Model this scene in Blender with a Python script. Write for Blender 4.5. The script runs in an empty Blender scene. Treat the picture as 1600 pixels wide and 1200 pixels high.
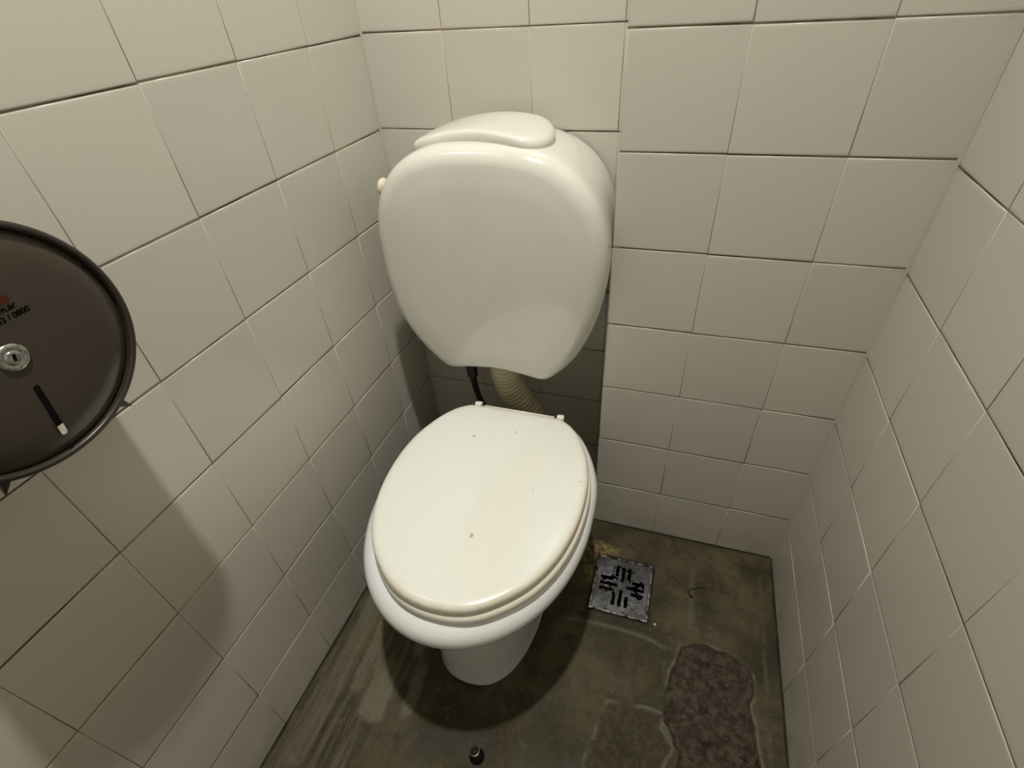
import bpy, math, random
import numpy as np
from mathutils import Vector, Matrix

S = bpy.context.scene
COL = S.collection
rng = random.Random(7)
T = 0.15                                     # wall tile pitch in metres

# ------------------------------------------------------------------ camera
cam_d = bpy.data.cameras.new('camera')
cam_d.sensor_width = 36.0
cam_d.lens = 36.0 * 791.53 / 1600.0
cam_d.clip_start = 0.01
cam = bpy.data.objects.new('camera', cam_d)
COL.objects.link(cam)
_R = Vector((0.9521202, 0.30007128, -0.05851795))
_U = Vector((-0.14673584, 0.61645215, 0.77359895))
_F = Vector((-0.26820834, 0.72797251, -0.63096776))
M = Matrix((_R, _U, -_F)).transposed().to_4x4()
M.translation = Vector((0.56964, -0.927585, 1.113555))
cam.matrix_world = M
S.camera = cam

# ------------------------------------------------------------------ world, lamp, exposure
S.view_settings.view_transform = 'Standard'
S.view_settings.look = 'None'
S.view_settings.gamma = 1.0
S.view_settings.use_curve_mapping = False
S.view_settings.exposure = 0.0
w = bpy.data.worlds.new('world')
S.world = w
w.use_nodes = True
w.node_tree.nodes['Background'].inputs[0].default_value = (0.8, 0.85, 1.0, 1)
w.node_tree.nodes['Background'].inputs[1].default_value = 0.0

LAMP = Vector((0.45, -0.585, 2.36))
ld = bpy.data.lights.new('ceiling_bulb_light', 'SPOT')      # a ceiling spot lamp turned towards the toilet
ld.energy = 100.0
ld.color = (1.0, 0.975, 0.90)
ld.shadow_soft_size = 0.03
ld.spot_size = math.radians(132)
ld.spot_blend = 1.0
lo = bpy.data.objects.new('ceiling_bulb_light', ld)
lo.location = LAMP
lo.rotation_euler = (Vector((-0.12, -0.60, 0.60)) - LAMP).to_track_quat('-Z', 'Y').to_euler()
COL.objects.link(lo)

# ------------------------------------------------------------------ materials
def new_mat(name, base=(0.8, 0.8, 0.8), rough=0.5, metal=0.0, spec=0.5, coat=0.0):
    m = bpy.data.materials.new(name)
    m.use_nodes = True
    b = m.node_tree.nodes['Principled BSDF']
    b.inputs['Base Color'].default_value = (*base, 1)
    b.inputs['Roughness'].default_value = rough
    b.inputs['Metallic'].default_value = metal
    b.inputs['Specular IOR Level'].default_value = spec
    b.inputs['Coat Weight'].default_value = coat
    return m

class N:
    """small helper around a node tree"""
    def __init__(s, m):
        s.t = m.node_tree; s.b = s.t.nodes['Principled BSDF']
    def add(s, kind, **kw):
        n = s.t.nodes.new(kind)
        for k, v in kw.items(): setattr(n, k, v)
        return n
    def link(s, a, b): s.t.links.new(a, b)
    def val(s, sock, v):
        if hasattr(v, 'is_output'): s.link(v, sock)
        else: sock.default_value = v
    def noise(s, scale, detail=4, rough=.55, vec=None, dist=0):
        n = s.add('ShaderNodeTexNoise')
        n.inputs['Scale'].default_value = scale; n.inputs['Detail'].default_value = detail
        n.inputs['Roughness'].default_value = rough; n.inputs['Distortion'].default_value = dist
        s.link(vec if vec is not None else s.obj(), n.inputs['Vector'])
        return n.outputs['Fac']
    def obj(s):
        if not hasattr(s, '_tc'): s._tc = s.add('ShaderNodeTexCoord')
        return s._tc.outputs['Object']
    def mapping(s, scale=(1, 1, 1), rot=(0, 0, 0)):
        n = s.add('ShaderNodeMapping'); n.inputs['Scale'].default_value = scale; n.inputs['Rotation'].default_value = rot
        s.link(s.obj(), n.inputs['Vector']); return n.outputs['Vector']
    def ramp(s, fac, p0, p1, v0=0.0, v1=1.0):
        n = s.add('ShaderNodeMapRange'); n.interpolation_type = 'SMOOTHSTEP'
        s.link(fac, n.inputs['Value'])
        for k, v in (('From Min', p0), ('From Max', p1), ('To Min', v0), ('To Max', v1)): n.inputs[k].default_value = v
        return n.outputs['Result']
    def math(s, op, a, b=0.0):
        n = s.add('ShaderNodeMath', operation=op); s.val(n.inputs[0], a); s.val(n.inputs[1], b); return n.outputs[0]
    def mix(s, fac, a, b, blend='MIX'):
        n = s.add('ShaderNodeMix', data_type='RGBA', blend_type=blend)
        s.val(n.inputs['Factor'], fac)
        for sock, v in ((n.inputs[6], a), (n.inputs[7], b)):
            if hasattr(v, 'is_output'): s.link(v, sock)
            else: sock.default_value = (*v, 1)
        return n.outputs[2]
    def attr(s, name):
        n = s.add('ShaderNodeAttribute', attribute_name=name); return n
    def bump(s, h, strength=.3, dist=.001):
        n = s.add('ShaderNodeBump'); n.inputs['Strength'].default_value = strength; n.inputs['Distance'].default_value = dist
        s.link(h, n.inputs['Height']); s.link(n.outputs[0], s.b.inputs['Normal'])
    def color(s, c): s.link(c, s.b.inputs['Base Color'])

# glazed wall tile
m_tile = new_mat('glazed_tile', rough=.22, spec=.45)
n = N(m_tile)
tint = n.attr('tint').outputs['Fac']
c = n.mix(n.ramp(tint, 0, 1), (.53, .505, .445), (.56, .53, .465))
speck = n.ramp(n.noise(260, 2), .785, .80)
c = n.mix(n.math('MULTIPLY', speck, .5), c, (.12, .09, .06))
sz = n.add('ShaderNodeSeparateXYZ'); n.link(n.obj(), sz.inputs[0])
low = n.ramp(sz.outputs[2], .16, 0.0)
c = n.mix(n.math('MULTIPLY', n.math('MULTIPLY', low, n.ramp(n.noise(14, 5, .6), .35, .7)), .28), c, (.20, .16, .11))
n.color(c)
n.b.inputs['Roughness'].default_value = .26
n.bump(n.noise(30, 2), .05, .001)

m_grout = new_mat('wall_grout', rough=.9, spec=.2)
n = N(m_grout)
g = n.ramp(n.noise(14, 5), .4, .62)
c = n.mix(g, (.25, .205, .145), (.40, .35, .27))
n.color(c)
m_grout_dark = new_mat('dirty_wall_grout', rough=.9, spec=.2)
n = N(m_grout_dark)
c = n.mix(n.ramp(n.noise(11, 5), .38, .62), (.085, .062, .038), (.27, .215, .145))
n.color(c)

m_porc = new_mat('white_porcelain', (.76, .755, .72), .13, spec=.5, coat=.25)
n = N(m_porc)
n.color(n.mix(n.ramp(n.noise(7, 4), .4, .7), (.70, .695, .635), (.675, .665, .60)))
n.link(n.ramp(n.noise(16, 3), .3, .7, .10, .19), n.b.inputs['Roughness'])
m_porc2 = new_mat('bowl_porcelain', (.82, .83, .84), .10, spec=.5, coat=.3)

m_seat = new_mat('ivory_seat_plastic', (.80, .76, .66), .30)
m_knob = new_mat('aged_cream_plastic', (.70, .62, .47), .35)
m_lidp = new_mat('ivory_lid_plastic', (.82, .79, .70), .25)
n = N(m_lidp)
edge = n.attr('edge').outputs['Fac']
base = n.mix(n.ramp(n.noise(9, 4, .5, n.mapping((1.0, .35, 1))), .42, .66), (.81, .825, .77), (.785, .79, .715))
base = n.mix(n.math('MULTIPLY', n.ramp(edge, .2, 1.0), n.ramp(n.noise(20, 4), .3, .6, .25, .75)), base, (.69, .60, .44))
def spot(cx, cy, rx, ry, col, amt, rot=0.0):
    """a small mark lying on the lid, given in object space"""
    global base
    mp = n.add('ShaderNodeMapping'); mp.vector_type = 'TEXTURE'
    mp.inputs['Location'].default_value = (cx, cy, 0); mp.inputs['Rotation'].default_value = (0, 0, rot)
    mp.inputs['Scale'].default_value = (rx, ry, 1000)
    nz = n.add('ShaderNodeTexNoise'); nz.inputs['Scale'].default_value = 160
    n.link(n.obj(), nz.inputs['Vector'])
    n.link(n.obj(), mp.inputs['Vector'])
    ln = n.add('ShaderNodeVectorMath', operation='LENGTH'); n.link(mp.outputs[0], ln.inputs[0])
    d = n.math('ADD', ln.outputs['Value'], n.math('MULTIPLY', n.math('SUBTRACT', nz.outputs['Fac'], .5), 1.2))
    base = n.mix(n.math('MULTIPLY', n.ramp(d, 1.0, .6), amt), base, col)

m_black = new_mat('black_rubber', (.012, .012, .012), .45)
m_pipe = new_mat('tan_corrugated_plastic', (.44, .37, .24), .5)
n = N(m_pipe)
gro = n.attr('groove').outputs['Fac']
c = n.mix(n.math('MULTIPLY', gro, n.ramp(n.noise(35, 4), .35, .6, .35, 1)), (.56, .49, .34), (.10, .07, .035))
n.color(c)
m_disp = new_mat('smoked_dispenser_plastic', (.050, .040, .030), .25, metal=.0, spec=.5)
n = N(m_disp)
n.link(n.ramp(n.noise(12, 4), .3, .7, .2, .3), n.b.inputs['Roughness'])
m_dark = new_mat('dark_dispenser_edge', (.028, .021, .016), .35)
m_chrome = new_mat('worn_chrome', (.42, .42, .41), .28, metal=.9)
n = N(m_chrome); n.color(n.mix(n.ramp(n.noise(300, 3), .4, .7), (.50, .50, .49), (.2, .2, .19)))
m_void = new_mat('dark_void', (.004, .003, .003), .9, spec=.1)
m_paper = new_mat('paper_roll', (.62, .60, .53), .9)
m_ink = new_mat('black_ink', (.002, .002, .002), .9, spec=.0)
m_red = new_mat('red_brown_ink', (.09, .026, .016), .9, spec=.05)
m_metal = new_mat('dirty_drain_metal', (.3, .31, .33), .38, metal=.75)
n = N(m_metal)
dirt = n.ramp(n.noise(55, 6, .7), .50, .66)
c = n.mix(n.ramp(n.noise(18, 3), .35, .65), (.085, .087, .092), (.17, .175, .19))
n.color(n.mix(dirt, c, (.045, .028, .016)))
n.link(n.math('SUBTRACT', .8, n.math('MULTIPLY', dirt, .7)), n.b.inputs['Metallic'])
n.link(n.ramp(dirt, 0, 1, .3, .7), n.b.inputs['Roughness'])
n.bump(n.noise(120, 5), .5, .001)
m_rust = new_mat('rusty_steel', (.020, .014, .010), .5, metal=.3)
m_frame = new_mat('worn_drain_frame', rough=.32, metal=.85)
n = N(m_frame); n.color(n.mix(n.ramp(n.noise(60, 6, .75), .42, .56), (.42, .40, .38), (.035, .024, .018)))
m_brass = new_mat('worn_brass', (.42, .31, .18), .3, metal=.9)
m_white = new_mat('ceiling_paint', (.5, .49, .46), .8)
m_fill_door = new_mat('fill_door_paint', (.62, .60, .54), .5)
m_lint = new_mat('dark_lint', (.025, .015, .01), .8)
m_crumb = new_mat('pale_plaster', (.6, .57, .46), .9)

# worn cement floor
m_floor = new_mat('worn_cement', rough=.6, spec=.28)
n = N(m_floor)
pat = n.attr('patch').outputs['Fac']; lite = n.attr('light').outputs['Fac']; yel = n.attr('yellow').outputs['Fac']
darken = n.attr('dark').outputs['Fac']
c = n.mix(n.ramp(n.noise(7, 6, .6), .36, .66), (.034, .027, .010), (.092, .076, .040))
c = n.mix(n.math('MULTIPLY', n.ramp(n.noise(26, 8, .7), .45, .7), .6), c, (.021, .016, .008))
c = n.mix(n.math('MULTIPLY', n.ramp(n.noise(12, 6, .65, n.mapping((1, 1.0, 1))), .55, .75), .5), c, (.072, .073, .046))
c = n.mix(n.math('MULTIPLY', n.ramp(n.noise(9.5, 7, .68, dist=.6), .50, .68), .55), c, (.028, .019, .009))
c = n.mix(n.math('MULTIPLY', n.ramp(n.noise(17, 8, .75, dist=.4), .56, .70), .45), c, (.125, .108, .070))
streak = n.noise(1, 7, .65, n.mapping((75, 5.5, 1), (0, 0, .06)))
side = n.ramp(sz_out := (lambda q: (n.link(n.obj(), q.inputs[0]), q.outputs[0])[1])(n.add('ShaderNodeSeparateXYZ')), .24, .10)
c = n.mix(n.math('MULTIPLY', n.math('MULTIPLY', n.ramp(streak, .45, .65), side), .55), c, (.15, .132, .09))
c = n.mix(n.math('MULTIPLY', lite, n.ramp(n.noise(60, 5, .7), .25, .65, .45, 1)), c, (.15, .138, .095))
pc = n.mix(n.ramp(n.noise(70, 8, .75), .42, .62), (.036, .025, .016), (.092, .072, .048))
pc = n.mix(n.ramp(n.noise(110, 6, .8, n.mapping((1, .6, 1))), .60, .70), pc, (.21, .185, .14))
pc = n.mix(n.ramp(n.noise(30, 5, .7), .56, .66), pc, (.018, .012, .008))
c = n.mix(n.math('MULTIPLY', n.ramp(n.noise(150, 8, .8), .50, .68), .38), c, (.135, .118, .078))
c = n.mix(n.math('MULTIPLY', n.ramp(n.noise(95, 8, .8), .54, .68), .6), c, (.018, .013, .007))
c = n.mix(n.math('MULTIPLY', lite, n.ramp(n.noise(130, 5, .7), .35, .6, .1, .5)), c, (.20, .18, .125))
c = n.mix(pat, c, pc)
c = n.mix(n.math('MULTIPLY', yel, n.ramp(n.noise(90, 6, .75), .40, .58)), c, (.22, .16, .06))
c = n.mix(darken, c, (.008, .0055, .003))
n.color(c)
n.link(n.ramp(n.noise(14, 5), .35, .65, .5, .75), n.b.inputs['Roughness'])
hh = n.math('ADD', n.math('MULTIPLY', n.noise(90, 8, .75), n.ramp(pat, 0, 1, .35, 1.6)), n.math('MULTIPLY', streak, .12))
n.bump(hh, .75, .003)

# ------------------------------------------------------------------ object helpers
def tag(o, label=None, cat=None, group=None, kind=None):
    if label: o['label'] = label
    if cat: o['category'] = cat
    if group: o['group'] = group
    if kind: o['kind'] = kind
    return o

def mesh_obj(name, verts, faces, mats, parent=None, smooth=True, midx=None, loc=None):
    me = bpy.data.meshes.new(name)
    me.from_pydata([tuple(v) for v in verts], [], [tuple(f) for f in faces])
    if not isinstance(mats, (list, tuple)): mats = [mats]
    for m in mats: me.materials.append(m)
    if midx is not None: me.polygons.foreach_set('material_index', midx)
    me.polygons.foreach_set('use_smooth', [smooth] * len(me.polygons))
    me.update()
    o = bpy.data.objects.new(name, me); COL.objects.link(o)
    if parent is not None:
        o.parent = parent
        o.matrix_parent_inverse = Matrix.Translation(parent_world(parent)).inverted()
    if loc is not None: o.location = loc
    return o

def parent_world(p):
    v = Vector(p.location)
    return v

def empty(name, loc):
    o = bpy.data.objects.new(name, None); COL.objects.link(o)
    o.location = loc; o.empty_display_size = .05
    return o

def spline(points, n_out, closed=True):
    """Catmull-Rom through 2-D or 3-D points, resampled evenly"""
    P = np.array(points, float); k = len(P); out = []
    segs = k if closed else k - 1
    for i in range(segs):
        if closed: a, b, c_, d = P[(i - 1) % k], P[i], P[(i + 1) % k], P[(i + 2) % k]
        else: a, b, c_, d = P[max(i - 1, 0)], P[i], P[i + 1], P[min(i + 2, k - 1)]
        for t in np.linspace(0, 1, 12, endpoint=False):
            out.append(.5 * ((2 * b) + (c_ - a) * t + (2 * a - 5 * b + 4 * c_ - d) * t * t + (3 * b - a - 3 * c_ + d) * t ** 3))
    if not closed: out.append(P[-1])
    Q = np.array(out)
    if closed: Q = np.vstack([Q, Q[:1]])
    L = np.r_[0, np.cumsum(np.linalg.norm(np.diff(Q, axis=0), axis=1))]
    s = np.linspace(0, L[-1], n_out + 1)[:-1] if closed else np.linspace(0, L[-1], n_out)
    return np.column_stack([np.interp(s, L, Q[:, j]) for j in range(Q.shape[1])])

def loft(rings, cap0=True, cap1=True):
    """rings: list of (n,3) arrays -> verts, faces"""
    k = len(rings[0]); V = [tuple(p) for r in rings for p in r]; F = []
    for i in range(len(rings) - 1):
        for j in range(k):
            a, b = i * k + j, i * k + (j + 1) % k
            F.append((a, b, b + k, a + k))
    if cap0:
        c0 = np.mean(rings[0], axis=0); V.append(tuple(c0)); ci = len(V) - 1
        F += [(ci, (j + 1) % k, j) for j in range(k)]
    if cap1:
        c1 = np.mean(rings[-1], axis=0); V.append(tuple(c1)); ci = len(V) - 1; o = (len(rings) - 1) * k
        F += [(ci, o + j, o + (j + 1) % k) for j in range(k)]
    return V, F

def frame_of(d):
    d = d / np.linalg.norm(d)
    a = np.array([0, 0, 1.0]) if abs(d[2]) < .9 else np.array([0, 1.0, 0])
    u = np.cross(d, a); u /= np.linalg.norm(u)
    return u, np.cross(d, u)

def tube(path, radii, seg=20, cap=True):
    P = np.array(path, float); rings = []
    if np.isscalar(radii): radii = [radii] * len(P)
    u, v = frame_of(P[1] - P[0])
    for i in range(len(P)):
        d = P[min(i + 1, len(P) - 1)] - P[max(i - 1, 0)]; d = d / np.linalg.norm(d)
        u = u - d * np.dot(u, d); u /= np.linalg.norm(u); v = np.cross(d, u)
        ang = np.linspace(0, 2 * math.pi, seg, endpoint=False)
        rings.append(P[i] + radii[i] * (np.outer(np.cos(ang), u) + np.outer(np.sin(ang), v)))
    return loft(rings, cap, cap)

def lathe(axis_o, axis_d, prof, seg=48, cap=True):
    """prof: list of (distance along the axis, radius)"""
    o = np.array(axis_o, float); d = np.array(axis_d, float); d /= np.linalg.norm(d)
    u, v = frame_of(d); ang = np.linspace(0, 2 * math.pi, seg, endpoint=False)
    rings = [o + d * t + r * (np.outer(np.cos(ang), u) + np.outer(np.sin(ang), v)) for t, r in prof]
    return loft(rings, cap, cap)

def box(x0, x1, y0, y1, z0, z1):
    V = [(x, y, z) for z in (z0, z1) for y in (y0, y1) for x in (x0, x1)]
    F = [(0, 2, 3, 1), (4, 5, 7, 6), (0, 1, 5, 4), (2, 6, 7, 3), (0, 4, 6, 2), (1, 3, 7, 5)]
    return V, F

def merge(*parts):
    V, F = [], []
    for v, f in parts:
        o = len(V); V += list(v); F += [tuple(i + o for i in q) for q in f]
    return V, F

def fix_normals(o):
    import bmesh
    bm = bmesh.new(); bm.from_mesh(o.data); bmesh.ops.recalc_face_normals(bm, faces=bm.faces); bm.to_mesh(o.data); bm.free()
    return o

# ------------------------------------------------------------------ tiled walls
GR = 0.0014
def tile_panel(V, F, MI, TI, org, ud, nd, ucuts, zcuts, back=.012):
    """pillow-edged tiles in a grout bed. org: corner point, ud: direction along the wall, nd: into the room"""
    org, ud, nd = Vector(org), Vector(ud).normalized(), Vector(nd).normalized(); up = Vector((0, 0, 1))
    P = lambda a, z, d: org + ud * a + up * z + nd * d
    a0, a1, z0, z1 = ucuts[0], ucuts[-1], zcuts[0], zcuts[-1]
    b = len(V)
    for d in (-back, -.0010):
        for a, z in ((a0, z0), (a1, z0), (a1, z1), (a0, z1)): V.append(P(a, z, d)); TI.append(0)
    F += [(b + 4, b + 5, b + 6, b + 7), (b + 3, b + 2, b + 1, b), (b, b + 1, b + 5, b + 4), (b + 1, b + 2, b + 6, b + 5), (b + 2, b + 3, b + 7, b + 6), (b + 3, b, b + 4, b + 7)]
    MI += [1] * 6
    for zz in zcuts[1:-1]:
        b = len(V)
        for a, z in ((a0, zz - .0014), (a1, zz - .0014), (a1, zz + .0014), (a0, zz + .0014)): V.append(P(a, z, -.0008)); TI.append(0)
        F.append((b, b + 1, b + 2, b + 3)); MI.append(2)
    for i in range(len(ucuts) - 1):
        for j in range(len(zcuts) - 1):
            l, r, lo_, hi = ucuts[i], ucuts[i + 1], zcuts[j], zcuts[j + 1]
            g = GR / 2 + rng.uniform(-.0003, .0003)
            gv = GR / 2 * .5 + rng.uniform(-.0002, .0002)
            tx, tz, td = rng.gauss(0, .0017), rng.gauss(0, .0020), rng.gauss(0, .00016)
            tint = rng.random()
            sh = (rng.gauss(0, .0002), rng.gauss(0, .0002))
            cu, cz = (l + r) / 2, (lo_ + hi) / 2
            b = len(V)
            for ins, dep in ((0, -.0040), (.0002, -.0008), (.0009, -.00022), (.0022, -.00003), (.006, 0.0)):
                iu = ins * .28
                for a, z in ((l + gv + iu, lo_ + g + ins), (r - gv - iu, lo_ + g + ins), (r - gv - iu, hi - g - ins), (l + gv + iu, hi - g - ins)):
                    V.append(P(a + sh[0], z + sh[1], dep + td + tx * (a - cu) + tz * (z - cz))); TI.append(tint)
            for q in range(4):
                for e in range(4):
                    s0, s1 = b + q * 4 + e, b + q * 4 + (e + 1) % 4
                    F.append((s0, s1, s1 + 4, s0 + 4)); MI.append(0)
            F.append(tuple(b + 16 + e for e in range(4))); MI.append(0)

def wall_obj(name, panels):
    V, F, MI, TI = [], [], [], []
    for p in panels: tile_panel(V, F, MI, TI, *p)
    o = mesh_obj(name, V, F, [m_tile, m_grout, m_grout_dark], smooth=True, midx=MI)
    at = o.data.attributes.new('tint', 'FLOAT', 'POINT'); at.data.foreach_set('value', TI)
    tag(o, kind='structure')
    fl = [m == 0 for m in MI]; o.data.polygons.foreach_set('use_smooth', fl)
    return o

HC = 2.5
def rows(first): return [0.0] + [T * (first + k) for k in range(int(HC / T))] + [HC]
YF = -1.50
XP, YP, XR = 3.1277 * T, -0.8154 * T, (3.1277 + 2.8286) * T
# left wall: leans outwards by 1.5 degrees towards the viewer
tA = -.026
wall_obj('wall_left', [((0, 0, 0), (math.sin(tA), -math.cos(tA), 0), (math.cos(tA), math.sin(tA), 0),
         [0.0] + [T * (.9915 + k) for k in range(10)], rows(.9546))])
wall_obj('wall_back', [((0, 0, 0), (1, 0, 0), (0, -1, 0), [0, 1.0111 * T, 2.0111 * T, 3.0 * T, XP + .03], rows(.9696))])
wall_obj('wall_back_right', [
    ((XP, YP, 0), (1, 0, 0), (0, -1, 0), [0, T, 2 * T, XR - XP + .0], rows(.9803)),
    ((XP, 0, 0), (0, -1, 0), (-1, 0, 0), [0, -YP - .0005], rows(.9803))])
wall_obj('wall_right', [((XR, YP, 0), (0, -1, 0), (-1, 0, 0), [0] + [T * (1.0296 + k) for k in range(9)], rows(.9315))])
wall_obj('wall_front', [((-.06, YF, 0), (1, 0, 0), (0, 1, 0), [0, T, 2 * T, 3 * T, 4 * T, 5 * T, 6 * T, XR + .06], rows(.96))])
bx_ = box(.08, .82, YF - .002, YF + .035, 0, 2.05)
o = mesh_obj('fill_door', *bx_, m_fill_door, smooth=False); tag(o, kind='structure')  # unseen door added behind the camera, its pale paint set for fill light
m_caulk = new_mat('corner_caulk', (.44, .40, .33), .8)
def corner(name, x, y, ax, ay, bx, by, w=.0032):
    """narrow filled joint where two tiled walls meet"""
    V = []
    for z in (0.001, HC - .001): V += [(x + ax * w, y + ay * w, z), (x + (ax + bx) * w * .35, y + (ay + by) * w * .35, z), (x + bx * w, y + by * w, z), (x - (ax + bx) * .002, y - (ay + by) * .002, z)]
    F = [(0, 1, 5, 4), (1, 2, 6, 5), (2, 3, 7, 6), (3, 0, 4, 7)]
    tag(mesh_obj(name, V, F, m_caulk, smooth=False), kind='structure')
corner('trim_1', 0, 0, 1, 0, -.026, -1)
corner('trim_2', XR, YP, -1, 0, 0, -1)
o = mesh_obj('ceiling', *box(-.08, XR + .02, YF - .02, .02, HC, HC + .02), m_white, smooth=False); tag(o, kind='structure')

# ------------------------------------------------------------------ floor
def vnoise(x, y, seed, sc):
    r = np.random.RandomState(seed); G = r.rand(256, 256)
    X, Y = x * sc + 40, y * sc + 40
    xi, yi = np.floor(X).astype(int), np.floor(Y).astype(int); fx, fy = X - xi, Y - yi
    fx, fy = fx * fx * (3 - 2 * fx), fy * fy * (3 - 2 * fy); g = lambda a, b: G[a % 256, b % 256]
    return (g(xi, yi) * (1 - fx) + g(xi + 1, yi) * fx) * (1 - fy) + (g(xi, yi + 1) * (1 - fx) + g(xi + 1, yi + 1) * fx) * fy
def fbm(x, y, seed, sc, oc=4):
    s = 0; a = 1; tot = 0
    for k in range(oc): s = s + a * vnoise(x, y, seed + k, sc * 2 ** k); tot += a; a *= .55
    return s / tot
def poly_sd(x, y, P):
    """signed distance to a polygon, negative inside"""
    d = np.full(x.shape, 1e9); ins = np.zeros(x.shape, bool); k = len(P)
    for i in range(k):
        ax, ay = P[i]; bx, by = P[(i + 1) % k]; ex, ey = bx - ax, by - ay
        t = np.clip(((x - ax) * ex + (y - ay) * ey) / (ex * ex + ey * ey + 1e-12), 0, 1)
        d = np.minimum(d, np.hypot(x - ax - t * ex, y - ay - t * ey))
        c1 = (ay > y) != (by > y); xx = ax + (y - ay) * ex / (ey if abs(ey) > 1e-9 else 1e-9)
        ins ^= c1 & (x < xx)
    return np.where(ins, -d, d)
def sm(v, a, b):
    t = np.clip((v - a) / (b - a), 0, 1); return t * t * (3 - 2 * t)
PATCH1 = [(.704, -.39), (.73, -.375), (.751, -.371), (.77, -.376), (.79, -.376), (.806, -.382), (.817, -.391), (.829, -.39), (.837, -.403), (.841, -.422), (.838, -.447), (.831, -.462), (.833, -.48), (.84, -.5), (.841, -.528), (.847, -.563), (.838, -.70), (.746, -.72), (.70, -.66), (.71, -.604), (.712, -.576), (.702, -.57), (.695, -.553), (.68, -.537), (.678, -.517), (.679, -.492), (.685, -.447), (.697, -.421)]
PATCH2 = [(.698, -.576), (.672, -.551), (.679, -.525), (.638, -.526), (.575, -.535), (.566, -.559), (.56, -.595), (.551, -.631), (.552, -.72), (.68, -.72), (.673, -.63)]
DX0, DX1, DY0, DY1 = .5015, .6295, -.3585, -.2205
def build_floor():
    h = .003
    xs = np.arange(-.0595, XR + .02, h); ys = np.arange(-1.5, .02, h)
    # snap grid lines to the drain opening
    for arr, vals in ((xs, (DX0 + .003, DX1 - .003)), (ys, (DY0 + .003, DY1 - .003))):
        for v in vals: arr[np.argmin(abs(arr - v))] = v
    X, Y = np.meshgrid(xs, ys, indexing='ij')
    wx = X + .007 * (fbm(X, Y, 3, 40) - .5); wy = Y + .007 * (fbm(X, Y, 9, 40) - .5)
    s1, s2 = poly_sd(wx, wy, PATCH1), poly_sd(wx, wy, PATCH2)
    p1 = sm(s1, .002, -.002); p2 = sm(s2, .004, -.006) * .45
    patch = np.maximum(p1, p2)
    near = np.clip((Y + 1.0) / .2, 0, 1)
    Z = .0016 * (fbm(X, Y, 20, 9, 4) - .5) - .0035 * p1 - .0012 * sm(s2, .004, -.004)
    Z += .0016 * p1 * (fbm(X, Y, 31, 110, 3) - .5)
    lip = np.exp(-((s1 - .004) / .0025) ** 2) * sm(fbm(X, Y, 50, 22), .42, .62)
    lip2 = np.exp(-((s2 - .002) / .003) ** 2) * sm(fbm(X, Y, 52, 18), .40, .62)
    Z += .0015 * lip + .001 * lip2
    light = np.maximum(.85 * lip, .6 * lip2)
    # pale trowelled bands left of the pedestal
    def band(x0, x1, y0, y1, amt, sl=0.0, e=.012):
        xx = X - sl * (Y - y0) + .012 * (fbm(X, Y, 70, 30) - .5)
        return amt * sm(xx, x0 - e / 2, x0 + e / 2) * sm(xx, x1 + e / 2, x1 - e / 2) * sm(Y + .02 * (fbm(X, Y, 71, 35) - .5), y0 - .008, y0 + .010) * sm(Y, y1 + .05, y1 - .03)
    for b_ in (band(.108, .160, -.694, -.615, .80, -.10), band(.190, .214, -.668, -.58, .55, -.1), band(.068, .092, -.66, -.48, .5, -.05), band(.16, .185, -.56, -.47, .6, -.08), band(.01, .05, -.80, -.42, .35)):
        light = np.maximum(light, b_)
    # faint ridge running past the drain
    ry = np.interp(X, [.44, .515, .573, .63, .672], [-.397, -.388, -.387, -.389, -.400])
    ridge = np.exp(-((Y - ry) / .004) ** 2) * sm(X, .44, .48) * sm(X, .69, .66)
    light = np.maximum(light, .5 * ridge); Z += .0008 * ridge
    rx = .718 + .01 * (fbm(X, Y, 88, 12) - .5)
    light = np.maximum(light, .28 * np.exp(-((X - rx) / .006) ** 2) * sm(Y, -.36, -.32) * sm(Y, -.17, -.22))
    ex = np.exp(-((X - .865) / .003) ** 2) * sm(Y, -.62, -.5) * sm(Y, -.12, -.16)
    light = np.maximum(light, .3 * ex * sm(fbm(X, Y, 91, 25), .35, .6))
    yel = sm(poly_sd(wx, wy, [(.455, -.19), (.50, -.185), (.545, -.195), (.545, -.208), (.50, -.222), (.497, -.30), (.478, -.27), (.45, -.22)]), .008, -.006)
    # grime in the angles with the walls; dark gap line round the drain, darker round the pedestal
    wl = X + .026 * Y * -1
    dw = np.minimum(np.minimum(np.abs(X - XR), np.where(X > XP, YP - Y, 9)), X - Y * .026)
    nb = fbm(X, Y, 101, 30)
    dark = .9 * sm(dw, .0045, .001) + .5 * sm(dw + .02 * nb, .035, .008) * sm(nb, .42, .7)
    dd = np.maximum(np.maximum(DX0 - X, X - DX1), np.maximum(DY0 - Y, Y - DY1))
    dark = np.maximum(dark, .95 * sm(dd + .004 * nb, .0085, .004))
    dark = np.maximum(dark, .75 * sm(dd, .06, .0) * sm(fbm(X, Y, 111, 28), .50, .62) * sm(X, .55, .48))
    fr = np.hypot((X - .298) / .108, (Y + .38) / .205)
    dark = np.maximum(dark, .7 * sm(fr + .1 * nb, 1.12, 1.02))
    edge1 = np.exp(-((s1 + .001) / .0018) ** 2); dark = np.maximum(dark, .75 * edge1 * sm(fbm(X, Y, 120, 20), .3, .5))
    spk = sm(vnoise(X, Y, 130, 170) * vnoise(X, Y, 131, 90), .86, .93); dark = np.maximum(dark, .8 * spk)
    Z[(X > DX0 - .001) & (X < DX1 + .001) & (Y > DY0 - .001) & (Y < DY1 + .001)] = -.0005
    nx, ny = X.shape; idx = np.arange(nx * ny).reshape(nx, ny)
    q = np.stack([idx[:-1, :-1], idx[1:, :-1], idx[1:, 1:], idx[:-1, 1:]], -1).reshape(-1, 4)
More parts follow.
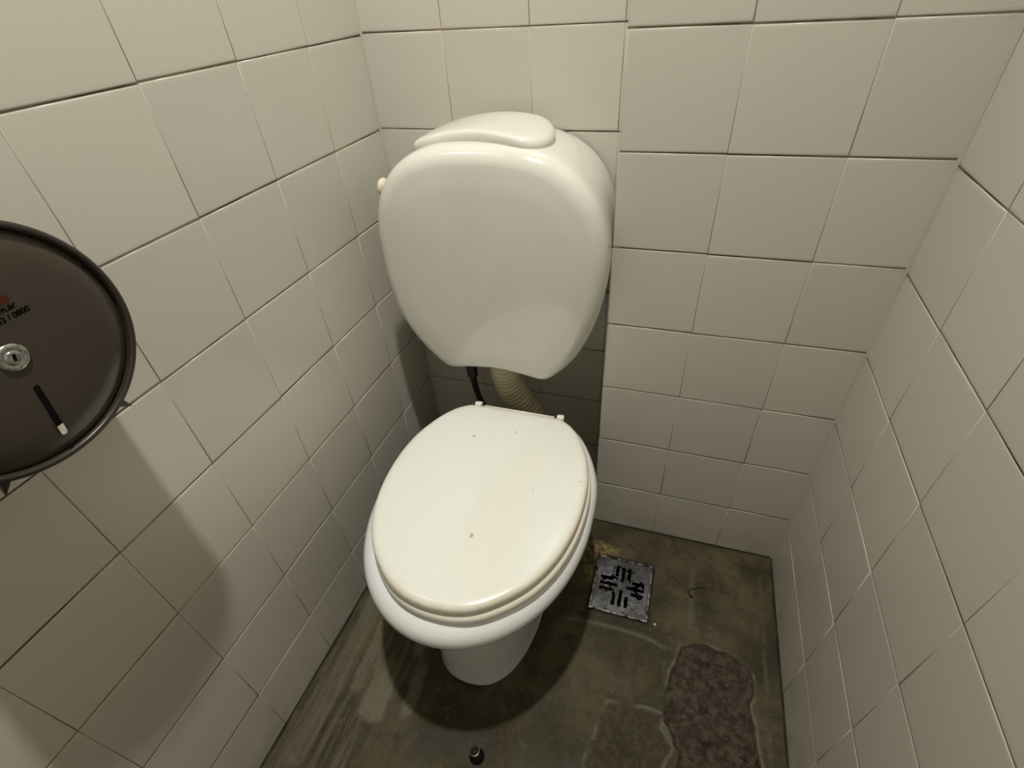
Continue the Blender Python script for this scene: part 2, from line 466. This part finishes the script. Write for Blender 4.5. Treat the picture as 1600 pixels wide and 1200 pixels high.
    cx = (X[:-1, :-1] + X[1:, 1:]).ravel() / 2; cy = (Y[:-1, :-1] + Y[1:, 1:]).ravel() / 2
    keep = ~((cx > DX0 + .003) & (cx < DX1 - .003) & (cy > DY0 + .003) & (cy < DY1 - .003))
    q = q[keep]
    V = np.stack([X, Y, Z], -1).reshape(-1, 3)
    me = bpy.data.meshes.new('floor'); me.vertices.add(len(V)); me.vertices.foreach_set('co', V.ravel())
    me.loops.add(len(q) * 4); me.loops.foreach_set('vertex_index', q.ravel().astype(np.int32))
    me.polygons.add(len(q)); me.polygons.foreach_set('loop_start', np.arange(0, len(q) * 4, 4, dtype=np.int32))
    me.update(calc_edges=True); me.validate()
    me.polygons.foreach_set('use_smooth', [True] * len(me.polygons))
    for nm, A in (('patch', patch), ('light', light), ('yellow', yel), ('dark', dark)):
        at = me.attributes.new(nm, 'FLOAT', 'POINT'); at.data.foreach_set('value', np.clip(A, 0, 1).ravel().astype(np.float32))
    me.materials.append(m_floor)
    o = bpy.data.objects.new('floor', me); COL.objects.link(o); tag(o, kind='structure')
build_floor()

# ------------------------------------------------------------------ lamp fitting on the ceiling (the light sits below it)
t = empty('ceiling_lamp', (LAMP.x, LAMP.y, HC))
tag(t, 'plain ceiling lamp holder fixed to the white ceiling above the toilet', 'lamp')
mesh_obj('ceiling_rose', *lathe((LAMP.x, LAMP.y, HC), (0, 0, -1), [(0, .05), (.012, .05), (.02, .04), (.022, .02)], 32), m_white, t)
mesh_obj('socket', *lathe((LAMP.x, LAMP.y, HC - .02), (0, 0, -1), [(0, .018), (.05, .02), (.075, .022), (.08, .018)], 32), m_white, t)

# ------------------------------------------------------------------ cistern
CX = .2655
def cistern():
    t = empty('toilet_cistern', (CX, 0, .49))
    tag(t, 'white rounded porcelain wall cistern mounted above the toilet bowl', 'toilet tank')
    half = [(0, .499), (.055, .4935), (.088, .4875), (.1035, .4895), (.117, .500), (.137, .522), (.162, .558), (.184, .610), (.199, .668), (.2045, .73), (.200, .785),
            (.184, .835), (.158, .871), (.125, .8955), (.090, .9085), (.05, .9145), (0, .9165)]
    wl_ = lambda z: 1 + .055 * max(0, min(1, (.70 - z) / .08))
    pts = half + [(-x * wl_(z), z) for x, z in half[-2:0:-1]]
    O = spline(pts, 160)
    zc = .70
    def ring(y, kx, kz, dx=0.0, dz=0.0):
        return np.column_stack([CX + dx + O[:, 0] * kx, np.full(len(O), y), zc + dz + (O[:, 1] - zc) * kz])
    rg = [ring(-.004, .955, .955), ring(-.02, .965, .965), ring(-.06, .98, .98), ring(-.11, .992, .992), ring(-.150, 1, 1)]
    R_, y0 = .030, -.168
    for k in range(0, 9):
        a = k / 8 * math.pi / 2
        ins = R_ * (1 - math.cos(a)); yy = y0 - R_ * math.sin(a) * .95
        rg.append(ring(yy, 1 - ins / .205, 1 - ins / .215))
    for kk, yy in ((.80, -.1990), (.70, -.2003), (.5, -.2022), (.3, -.2033), (.12, -.2038)): rg.append(ring(yy, kk, kk))
    b = mesh_obj('tank_body', *loft(rg), m_porc, t); fix_normals(b)
    # lid: a kidney shaped slab bent over the crown of the tank
    L = [(-.113, -.138), (-.1175, -.112), (-.111, -.078), (-.088, -.047), (-.045, -.029), (0, -.023), (.04, -.023), (.08, -.03), (.103, -.06), (.114, -.10),
         (.112, -.140), (.098, -.166), (.075, -.173), (.04, -.166), (0, -.157), (-.04, -.153), (-.08, -.152), (-.1, -.146)]
    P = spline(L, 120); cen = np.array([0, -.09])
    def top(x, y): return .9135 - 1.35 * (x - .013) ** 2
    def lr(k, dz, ins=0):
        Q = cen + (P - cen) * (k - 0.0)
        return np.column_stack([CX - .013 + Q[:, 0], Q[:, 1], top(Q[:, 0], Q[:, 1]) + dz])
    rg = [lr(.5, 0.000), lr(.93, 0.0), lr(.975, .0015), lr(.995, .005), lr(1.0, .009), lr(.992, .0125), lr(.972, .0155), lr(.94, .0173), lr(.88, .0183), lr(.8, .0188), lr(.6, .0193), lr(.4, .0196), lr(.2, .0198)]
    l = mesh_obj('tank_lid', *loft(rg), m_porc, t); fix_normals(l)
    k = mesh_obj('flush_button', *lathe((.068, -.115, .825), (-1, 0, .1), [(0, .012), (.010, .012), (.011, .015), (.017, .0155), (.021, .013), (.023, .008)], 32), m_knob, t); fix_normals(k)
    k['label'] = 'cream plastic flush button on the left side'
cistern()

# ------------------------------------------------------------------ toilet
BX = .2975
def egg(a, f, b, rear=.55, nseg=128):
    """plan outline: half width a, front y f, back y b (f < b); rear = width fraction at the back"""
    ym = b + (f - b) * .46
    pts = []
    for t_ in np.linspace(-math.pi / 2, math.pi / 2, 15):
        c_, s_ = math.cos(t_), math.sin(t_)
        pts.append((a * math.sin(t_), ym + (f - ym) * abs(c_) ** .94))
    pts += [(a * .96, ym + (b - ym) * .4), (a * (rear + 1) / 2 * 1.03, ym + (b - ym) * .78), (a * rear, b - .006), (a * rear * .6, b), (0, b), (-a * rear * .6, b), (-a * rear, b - .006),
            (-a * (rear + 1) / 2 * 1.03, ym + (b - ym) * .78), (-a * .96, ym + (b - ym) * .4)]
    return spline(pts, nseg)
def toilet():
    t = empty('toilet', (BX, -.38, 0))
    tag(t, 'white porcelain toilet bowl with closed ivory plastic lid on the cement floor', 'toilet')
    def R(a, f, b, z, rear=.6):
        E_ = egg(a, f, b, rear); return np.column_stack([BX + E_[:, 0], E_[:, 1], np.full(len(E_), z)])
    def foot(a, f, b, z):
        E_ = spline([(a * np.sign(math.cos(q)) * abs(math.cos(q)) ** .82, (f + b) / 2 + (b - f) / 2 * np.sign(math.sin(q)) * abs(math.sin(q)) ** .82) for q in np.linspace(-math.pi / 2, 1.5 * math.pi, 33)[:-1]], 128)
        return np.column_stack([BX - .001 + E_[:, 0] * 1.02, E_[:, 1], np.full(len(E_), z)])
    rg = [foot(.109, -.580, -.16, -.002), foot(.109, -.580, -.16, .004), foot(.108, -.579, -.16, .010), foot(.109, -.578, -.16, .05), foot(.112, -.578, -.16, .12),
          foot(.116, -.580, -.16, .18), foot(.123, -.584, -.15, .225), R(.136, -.590, -.15, .262, .7), R(.152, -.605, -.15, .288, .62), R(.174, -.627, -.15, .305, .55),
          R(.193, -.643, -.15, .316, .5), R(.2, -.652, -.15, .328, .48), R(.203, -.656, -.15, .341, .46), R(.202, -.655, -.15, .353, .46), R(.196, -.649, -.15, .364, .46),
          R(.186, -.638, -.155, .371, .46), R(.167, -.622, -.16, .374, .46), R(.145, -.60, -.17, .372, .5), R(.135, -.588, -.20, .35, .6), R(.11, -.55, -.26, .25, .7), R(.06, -.47, -.34, .17, .8)]
    b = mesh_obj('bowl', *loft(rg), m_porc2, t); fix_normals(b); b['label'] = 'white porcelain bowl and pedestal'
    # seat ring
    H = [(0, -.630), (.04, -.6255), (.075, -.611), (.112, -.5815), (.14, -.548), (.162, -.505), (.176, -.455), (.1815, -.405), (.1805, -.355), (.171, -.305),
         (.151, -.256), (.128, -.222), (.105, -.204), (.09, -.1995), (.045, -.198)]
    pts = [H[0]] + H[1:] + [(0, -.198)] + [(-x, y) for x, y in H[:0:-1]]
    P = spline(pts, 160); cen = np.array([0, -.40])
    LX = .3045
    def ring(k, z, dx=0, dy=0, ky=None):
        Q = cen + (P - cen) * np.array([k, ky or k]); return np.column_stack([LX + dx + Q[:, 0], Q[:, 1] + dy, np.full(len(Q), z)])
    rs = [ring(.70, .3765, .002), ring(.99, .3765, .002), ring(1.012, .379, .002), ring(1.018, .3835, .002), ring(1.015, .388, .002), ring(1.004, .3915, .002), ring(.98, .3935, .002), ring(.70, .3935, .002)]
    V, F = loft(rs, False, False); k = 160
    F += [(7 * k + j, 7 * k + (j + 1) % k, (j + 1) % k, j) for j in range(k)]
    s = mesh_obj('seat', V, F, m_seat, t); fix_normals(s)
    # lid
    prof = [(.90, .3955, 0), (.975, .3955, .3), (.990, .3965, .8), (.9985, .3990, 1), (1.0, .4030, 1), (.9985, .4065, 1), (.993, .4095, .95), (.984, .4115, .85), (.972, .4127, .7), (.955, .4136, .5), (.92, .4144, .25),
            (.87, .4150, .1), (.75, .4158, 0), (.6, .4165, 0), (.4, .4170, 0), (.2, .4173, 0)]
    rs = [ring(k_, z_) for k_, z_, e_ in prof]
    V, F = loft(rs)
    l = mesh_obj('toilet_lid', V, F, m_lidp, t); fix_normals(l)
    ed = []
    for k_, z_, e_ in prof: ed += [e_] * 160
    ed += [0, 0]
    at = l.data.attributes.new('edge', 'FLOAT', 'POINT'); at.data.foreach_set('value', ed)
    # hinges along the straight rear edge
    for hx in (.221, .398):
        V, F = lathe((hx - .007, -.1935, .4065), (1, 0, 0), [(0, .0050), (.001, .0060), (.013, .0060), (.014, .0050)], 24)
        V2, F2 = box(hx - .005, hx + .005, -.1965, -.182, .374, .405)
        h = mesh_obj('hinge', *merge((V, F), (V2, F2)), m_seat, t, smooth=False); fix_normals(h)
    V, F = tube([(.234, -.1930, .4035), (.30, -.1930, .4035), (.385, -.1930, .4035)], .0032, 16)
    h = mesh_obj('hinge_rod', V, F, m_seat, t)
toilet()

# ------------------------------------------------------------------ flush pipe and supply hose
def flush_pipe():
    path = spline([(.248, -.100, .4885), (.249, -.100, .455), (.256, -.098, .405), (.276, -.093, .350), (.300, -.090, .300), (.306, -.100, .262), (.304, -.135, .245)], 420, closed=False)
    ph = [i / 420 * 2 * math.pi * 27 for i in range(420)]
    rad = [.0315 + .0016 * (abs(math.sin(p / 2)) ** .6) + .0006 * math.sin(p * .23) for p in ph]
    V, F = tube(path, rad, 32)
    V = [(x + .0014 * math.sin(40 * z + 9 * x), y, z + .0012 * math.sin(90 * x)) for x, y, z in V]
    o = mesh_obj('flush_pipe', V, F, m_pipe); fix_normals(o)
    gr_ = [max(0, 1 - abs(math.sin(p / 2)) * 2.4) for p in ph for _ in range(32)] + [0, 0]
    at = o.data.attributes.new('groove', 'FLOAT', 'POINT'); at.data.foreach_set('value', gr_)
    tag(o, 'tan corrugated flush pipe running from under the cistern to the bowl', 'pipe')
flush_pipe()
def supply_hose():
    t = empty('supply_hose', (.170, -.10, .43))
    tag(t, 'black water supply hose hanging below the cistern, left of the tan pipe', 'hose')
    path = spline([(.170, -.100, .46), (.172, -.100, .40), (.176, -.100, .36), (.187, -.098, .315), (.200, -.08, .25), (.19, -.04, .18), (.17, -.006, .16)], 60, closed=False)
    mesh_obj('hose', *tube(path, .0072, 16), m_black, t)
    mesh_obj('hose_nut', *lathe((.170, -.100, .485), (.02, 0, -1), [(0, .012), (.04, .012), (.046, .013), (.078, .013), (.082, .009), (.092, .0085)], 8), m_black, t, smooth=False)
supply_hose()

# ------------------------------------------------------------------ paper dispenser
def dispenser():
    yc, zc, Rr, d = -.7495, .9095, .1003, .1
    t = empty('paper_dispenser', (0, yc, zc))
    tag(t, 'round dark brown toilet paper dispenser fixed to the left tiled wall', 'dispenser')
    xw = .026 * yc + .001
    b = mesh_obj('housing', *lathe((xw, yc, zc), (1, 0, 0), [(0, Rr - .006), (.06, Rr - .004), (d - .012 - xw, Rr - .002)], 96), m_dark, t); fix_normals(b)
    prof = [(0, Rr - .001), (.001, Rr), (.009, Rr), (.0105, Rr - .0008), (.0115, Rr - .003), (.0112, Rr - .0046), (.0095, Rr - .0056), (.0030, Rr - .0060)]
    b = mesh_obj('rim', *lathe((d - .013, yc, zc), (1, 0, 0), prof, 128, cap=False), m_dark, t); fix_normals(b)
    prof = [(-.010, Rr - .0058), (-.0075, Rr - .0058), (-.0062, Rr - .0068), (-.0048, Rr - .0095), (-.0030, Rr - .014), (-.0013, Rr - .020), (-.0002, Rr - .026), (.0006, Rr - .034), (.0012, Rr - .045), (.0014, .04), (.0014, .02)]
    f = mesh_obj('front_cover', *lathe((d - .0014, yc, zc), (1, 0, 0), prof, 128), m_disp, t); fix_normals(f)
    x1 = d
    lk = mesh_obj('lock', *lathe((x1 - .0002, -.7482, .9076), (1, 0, 0), [(0, .0108), (.0012, .0110), (.0020, .0102), (.0024, .0078), (.0018, .0068), (.0018, .0056), (.0030, .0054), (.0032, .0045)], 48), m_chrome, t)
    fix_normals(lk); lk['label'] = 'round chrome lock'
    V, F = box(x1 + .0030, x1 + .0034, -.0011, .0011, -.0028, .0028)
    a = -.25
    V = [(x, -.7482 + y * math.cos(a) - z * math.sin(a), .9080 + y * math.sin(a) + z * math.cos(a)) for x, y, z in V]
    mesh_obj('keyhole', V, F, m_void, lk, smooth=False)
    # sight slot: dark above, the pale roll showing at the bottom
    def capsule(y, z0, z1, r, x, h, top_round=True, bot_round=True, tilt=-.117):
        pts = []
        for k in range(9):
            a_ = math.pi * k / 8
            pts.append((r * math.cos(a_), z1 - r + (r * math.sin(a_) if top_round else r)))
        for k in range(9):
            a_ = math.pi + math.pi * k / 8
            pts.append((r * math.cos(a_), z0 + r + (r * math.sin(a_) if bot_round else -r)))
        pr_ = []
        for yy, zz in pts: pr_.append((yy, zz))
        lo_ = [(x, y + yy - tilt * (zz - .8793) * -1 * 0 + (.8793 - zz) * tilt, zz) for yy, zz in pr_]
        k = len(lo_); V = lo_ + [(x + h, q[1], q[2]) for q in lo_]
        return V, [tuple(range(k, 2 * k))] + [(j, (j + 1) % k, k + (j + 1) % k, k + j) for j in range(k)]
    mesh_obj('sight_slot', *capsule(-.7488, .8415, .8805, .0024, x1 - .0003, .0006, True, False), m_void, t, smooth=False)
    q = mesh_obj('visible_paper', *capsule(-.7488, .8318, .8415, .0024, x1 - .0003, .0005, False, True), m_paper, t, smooth=False)
    q['label'] = 'white roll seen through the slot'
    # cutting teeth
    for ty, tz, ln_ in ((-.7025, .8190, .0125), (-.806, .8270, .012)):
        v = np.array([ty - yc, tz - zc]); v /= np.linalg.norm(v); s = np.array([-v[1], v[0]])
        base = np.array([yc, zc]) + v * (Rr - .004)
        p0, p1, tip = base - s * .0048, base + s * .0048, base + v * (ln_ + .004) + s * .0030
        V = [(x, p[0], p[1]) for x in (d - .010, d - .003) for p in (p0, p1, tip)]
        V[5] = (d - .006, tip[0], tip[1]); V[2] = (d - .0075, tip[0], tip[1])
        mesh_obj('cutting_tooth', V, [(0, 1, 2), (3, 5, 4), (0, 3, 4, 1), (1, 4, 5, 2), (2, 5, 3, 0)], m_dark, t, smooth=False)
    # printed lettering
    def text(body, y_right, z, size, mat, nm):
        c_ = bpy.data.curves.new(nm, 'FONT'); c_.body = body; c_.size = size; c_.align_x = 'RIGHT'; c_.offset = .00016
        o_ = bpy.data.objects.new(nm + '_curve', c_); COL.objects.link(o_)
        dg = bpy.context.evaluated_depsgraph_get(); me = bpy.data.meshes.new_from_object(o_.evaluated_get(dg))
        bpy.data.objects.remove(o_)
        vs = [(x1 + .0003, y_right + v.co.x, z + v.co.y) for v in me.vertices]
        fs = [tuple(p.vertices) for p in me.polygons]
        ob = mesh_obj(nm, vs, fs, mat, t, smooth=False); return ob
    text('com.ar', -.7240, .9386, .0070, m_ink, 'printed_web_address')
    text('43 / 0800', -.7180, .9320, .0062, m_ink, 'printed_phone_number')
    V, F = [], []
    r2 = random.Random(3)
    for i in range(110):
        y = -.738 + .0125 * r2.random(); z = .9440 + .0075 * r2.random()
        if z > .9515 - .35 * max(0, y + .733): continue
        a_ = r2.random() * 3; l_ = .0020; w_ = .00042
        u = np.array([math.cos(a_), math.sin(a_)]) * l_ / 2; v = np.array([-u[1], u[0]]) / np.linalg.norm(u) * w_
        o_ = len(V)
        for s_ in (u + v, u - v, -u - v, -u + v): V.append((x1 + .00025 + i * .000003, y + s_[0], z + s_[1]))
        F.append((o_, o_ + 1, o_ + 2, o_ + 3))
    mesh_obj('printed_emblem', V, F, m_red, t, smooth=False)
dispenser()

# ------------------------------------------------------------------ floor drain
def drain():
    cx, cy = (DX0 + DX1) / 2, (DY0 + DY1) / 2
    t = empty('floor_drain', (cx, cy, 0))
    tag(t, 'square grey metal floor drain with slotted grate, set in the cement beside the toilet', 'drain')
    hw, hh = (DX1 - DX0) / 2, (DY1 - DY0) / 2
    # frame: a square ring with a small raised lip
    def sq(ins, z, jit=0): return np.array([(cx + sx * (hw - ins), cy + sy * (hh - ins), z) for sx, sy in ((-1, -1), (1, -1), (1, 1), (-1, 1))])
    rg = [sq(0, -.004), sq(0, .0022), sq(.0008, .003), sq(.0032, .003), sq(.004, .0022), sq(.004, -.004)]
    f = mesh_obj('frame', *loft(rg, False, False), m_frame, t, smooth=False); fix_normals(f)
    # grate plate with real slots
    c = .0014; ins = .0046
    xs = np.arange(-hw + ins, hw - ins, c); ys = np.arange(-hh + ins, hh - ins, c)
    X, Y = np.meshgrid(xs + c / 2, ys + c / 2, indexing='ij')
    jx = X + .0022 * (fbm(X, Y, 300, 260, 3) - .5); jy = Y + .0022 * (fbm(X, Y, 310, 260, 3) - .5)
    def slot(u, v, c0, v0, v1, wd=.0040): return (np.abs(u - c0) < wd) & (v > v0) & (v < v1)
    hole = np.zeros(X.shape, bool)
    for u, v in ((jx, jy), (jx, -jy), (jy, jx), (jy, -jx)):
        hole |= slot(u, v, -.0140, .022, .0495) | slot(u, v, 0, .0095, .0495) | slot(u, v, .0140, .022, .0495)
    tear = fbm(X, Y, 320, 120, 3); hole |= (tear > .58) & (np.abs(X) > .012) & (np.abs(Y) < .022) & (np.abs(X) < .05) | (tear > .60) & (Y > .012) & (np.abs(X) < .024) & (Y < .05)
    V, F, key = [], [], {}
    def vid(i, j, k):
        if (i, j, k) not in key: key[i, j, k] = len(V); V.append((cx + xs[0] + i * c, cy + ys[0] + j * c, .0012 if k else -.0012))
        return key[i, j, k]
    ni, nj = X.shape
    for i in range(ni):
        for j in range(nj):
            if hole[i, j]: continue
            F.append((vid(i, j, 1), vid(i + 1, j, 1), vid(i + 1, j + 1, 1), vid(i, j + 1, 1)))
            for di, dj, p, q in ((-1, 0, (i, j), (i, j + 1)), (1, 0, (i + 1, j + 1), (i + 1, j)), (0, -1, (i + 1, j), (i, j)), (0, 1, (i, j + 1), (i + 1, j + 1))):
                a, b = i + di, j + dj
                if a < 0 or b < 0 or a >= ni or b >= nj or hole[a, b]:
                    F.append((vid(*p, 1), vid(*q, 1), vid(*q, 0), vid(*p, 0)))
    mesh_obj('grate', V, F, m_metal, t, smooth=False)
    w_ = box(cx - hw + .001, cx + hw - .001, cy - hh + .001, cy + hh - .001, -.06, -.004)
    V, F = w_; F = [F[0]] + F[2:]                       # open top
    mesh_obj('drain_well', V, F, m_void, t, smooth=False)
    r2 = random.Random(5)
    for sx, sy in ((1, 1), (1, -1), (-1, 1)):
        mesh_obj('screw', *lathe((cx + sx * (hw - .012), cy + sy * (hh - .012), .001), (0, 0, 1), [(0, .0032), (.0012, .003), (.0018, .0018)], 16), m_metal, t)
drain()

# ------------------------------------------------------------------ bolt stub, lint, crumb
def bolt():
    t = empty('floor_bolt', (.357, -.689, 0))
    tag(t, 'short rusty bolt stub sticking up from the cement floor in front of the toilet', 'bolt')
    prof = [(0, .0085), (.002, .0085)]
    for k in range(7): prof += [(.003 + k * .0022, .0078), (.0041 + k * .0022, .0066)]
    prof += [(.0185, .0070), (.019, .006), (.0185, .0042), (.010, .004)]
    mesh_obj('stud', *lathe((.357, -.689, -.001), (-.18, .12, 1), prof, 24), m_rust, t)
    rg = lathe((.3552, -.6878, .011), (-.18, .12, 1), [(0, .0082), (.0008, .0092), (.0022, .0092), (.003, .0082), (.003, .0066), (0, .0066), (0, .0082)], 24, cap=False)
    mesh_obj('collar', *rg, m_brass, t)
    mesh_obj('dark_hole_shadow', *lathe((.359, -.691, -.001), (0, 0, 1), [(0, .014), (.0016, .0138), (.0022, .012)], 24), m_void, t)  # flat black disc painting the dark hole and shadow beside the stub
bolt()
def lint():
    path = spline([(.717, -.272, .0025), (.713, -.266, .004), (.714, -.257, .003), (.722, -.2525, .003), (.733, -.2455, .003), (.742, -.2425, .003), (.748, -.2455, .003)], 40, closed=False)
    V, F = tube(path, [.0016 - .0008 * i / 40 for i in range(40)], 8)
    V2, F2 = lathe((.718, -.272, .0015), (0, 0, 1), [(0, .003), (.002, .004), (.0035, .0022)], 10)
    o = mesh_obj('lint_scrap', *merge((V, F), (V2, F2)), m_lint)
    tag(o, 'dark curled scrap of lint lying on the cement floor between drain and right wall', 'lint')
    V, F = lathe((.646, -.357, -.0005), (.1, 0, 1), [(0, .0022), (.0015, .0030), (.003, .0017)], 7)
    o = mesh_obj('plaster_crumb', V, F, m_crumb, smooth=False)
    tag(o, 'tiny pale crumb on the cement floor near the drain corner', 'crumb')
lint()

# marks on the toilet lid (positions in the lid's own space)
n = N(m_lidp)
for (x, y, rx, ry, col_, amt, rot) in (
        (.2499, -.2939, .0036, .0036, (.50, .44, .33), .7, 0), (.3258, -.505, .0040, .0062, (.46, .34, .17), .8, .2),
        (.3256, -.264, .0011, .0085, (.42, .35, .23), .7, -.35), (.3963, -.3915, .0011, .007, (.55, .46, .33), .6, .1), (.4700, -.3515, .005, .0018, (.60, .50, .36), .6, .5),
        (.232, -.345, .006, .0014, (.66, .60, .48), .5, -.4)):
    spot(x, y, rx, ry, col_, amt, rot)
n.color(base)
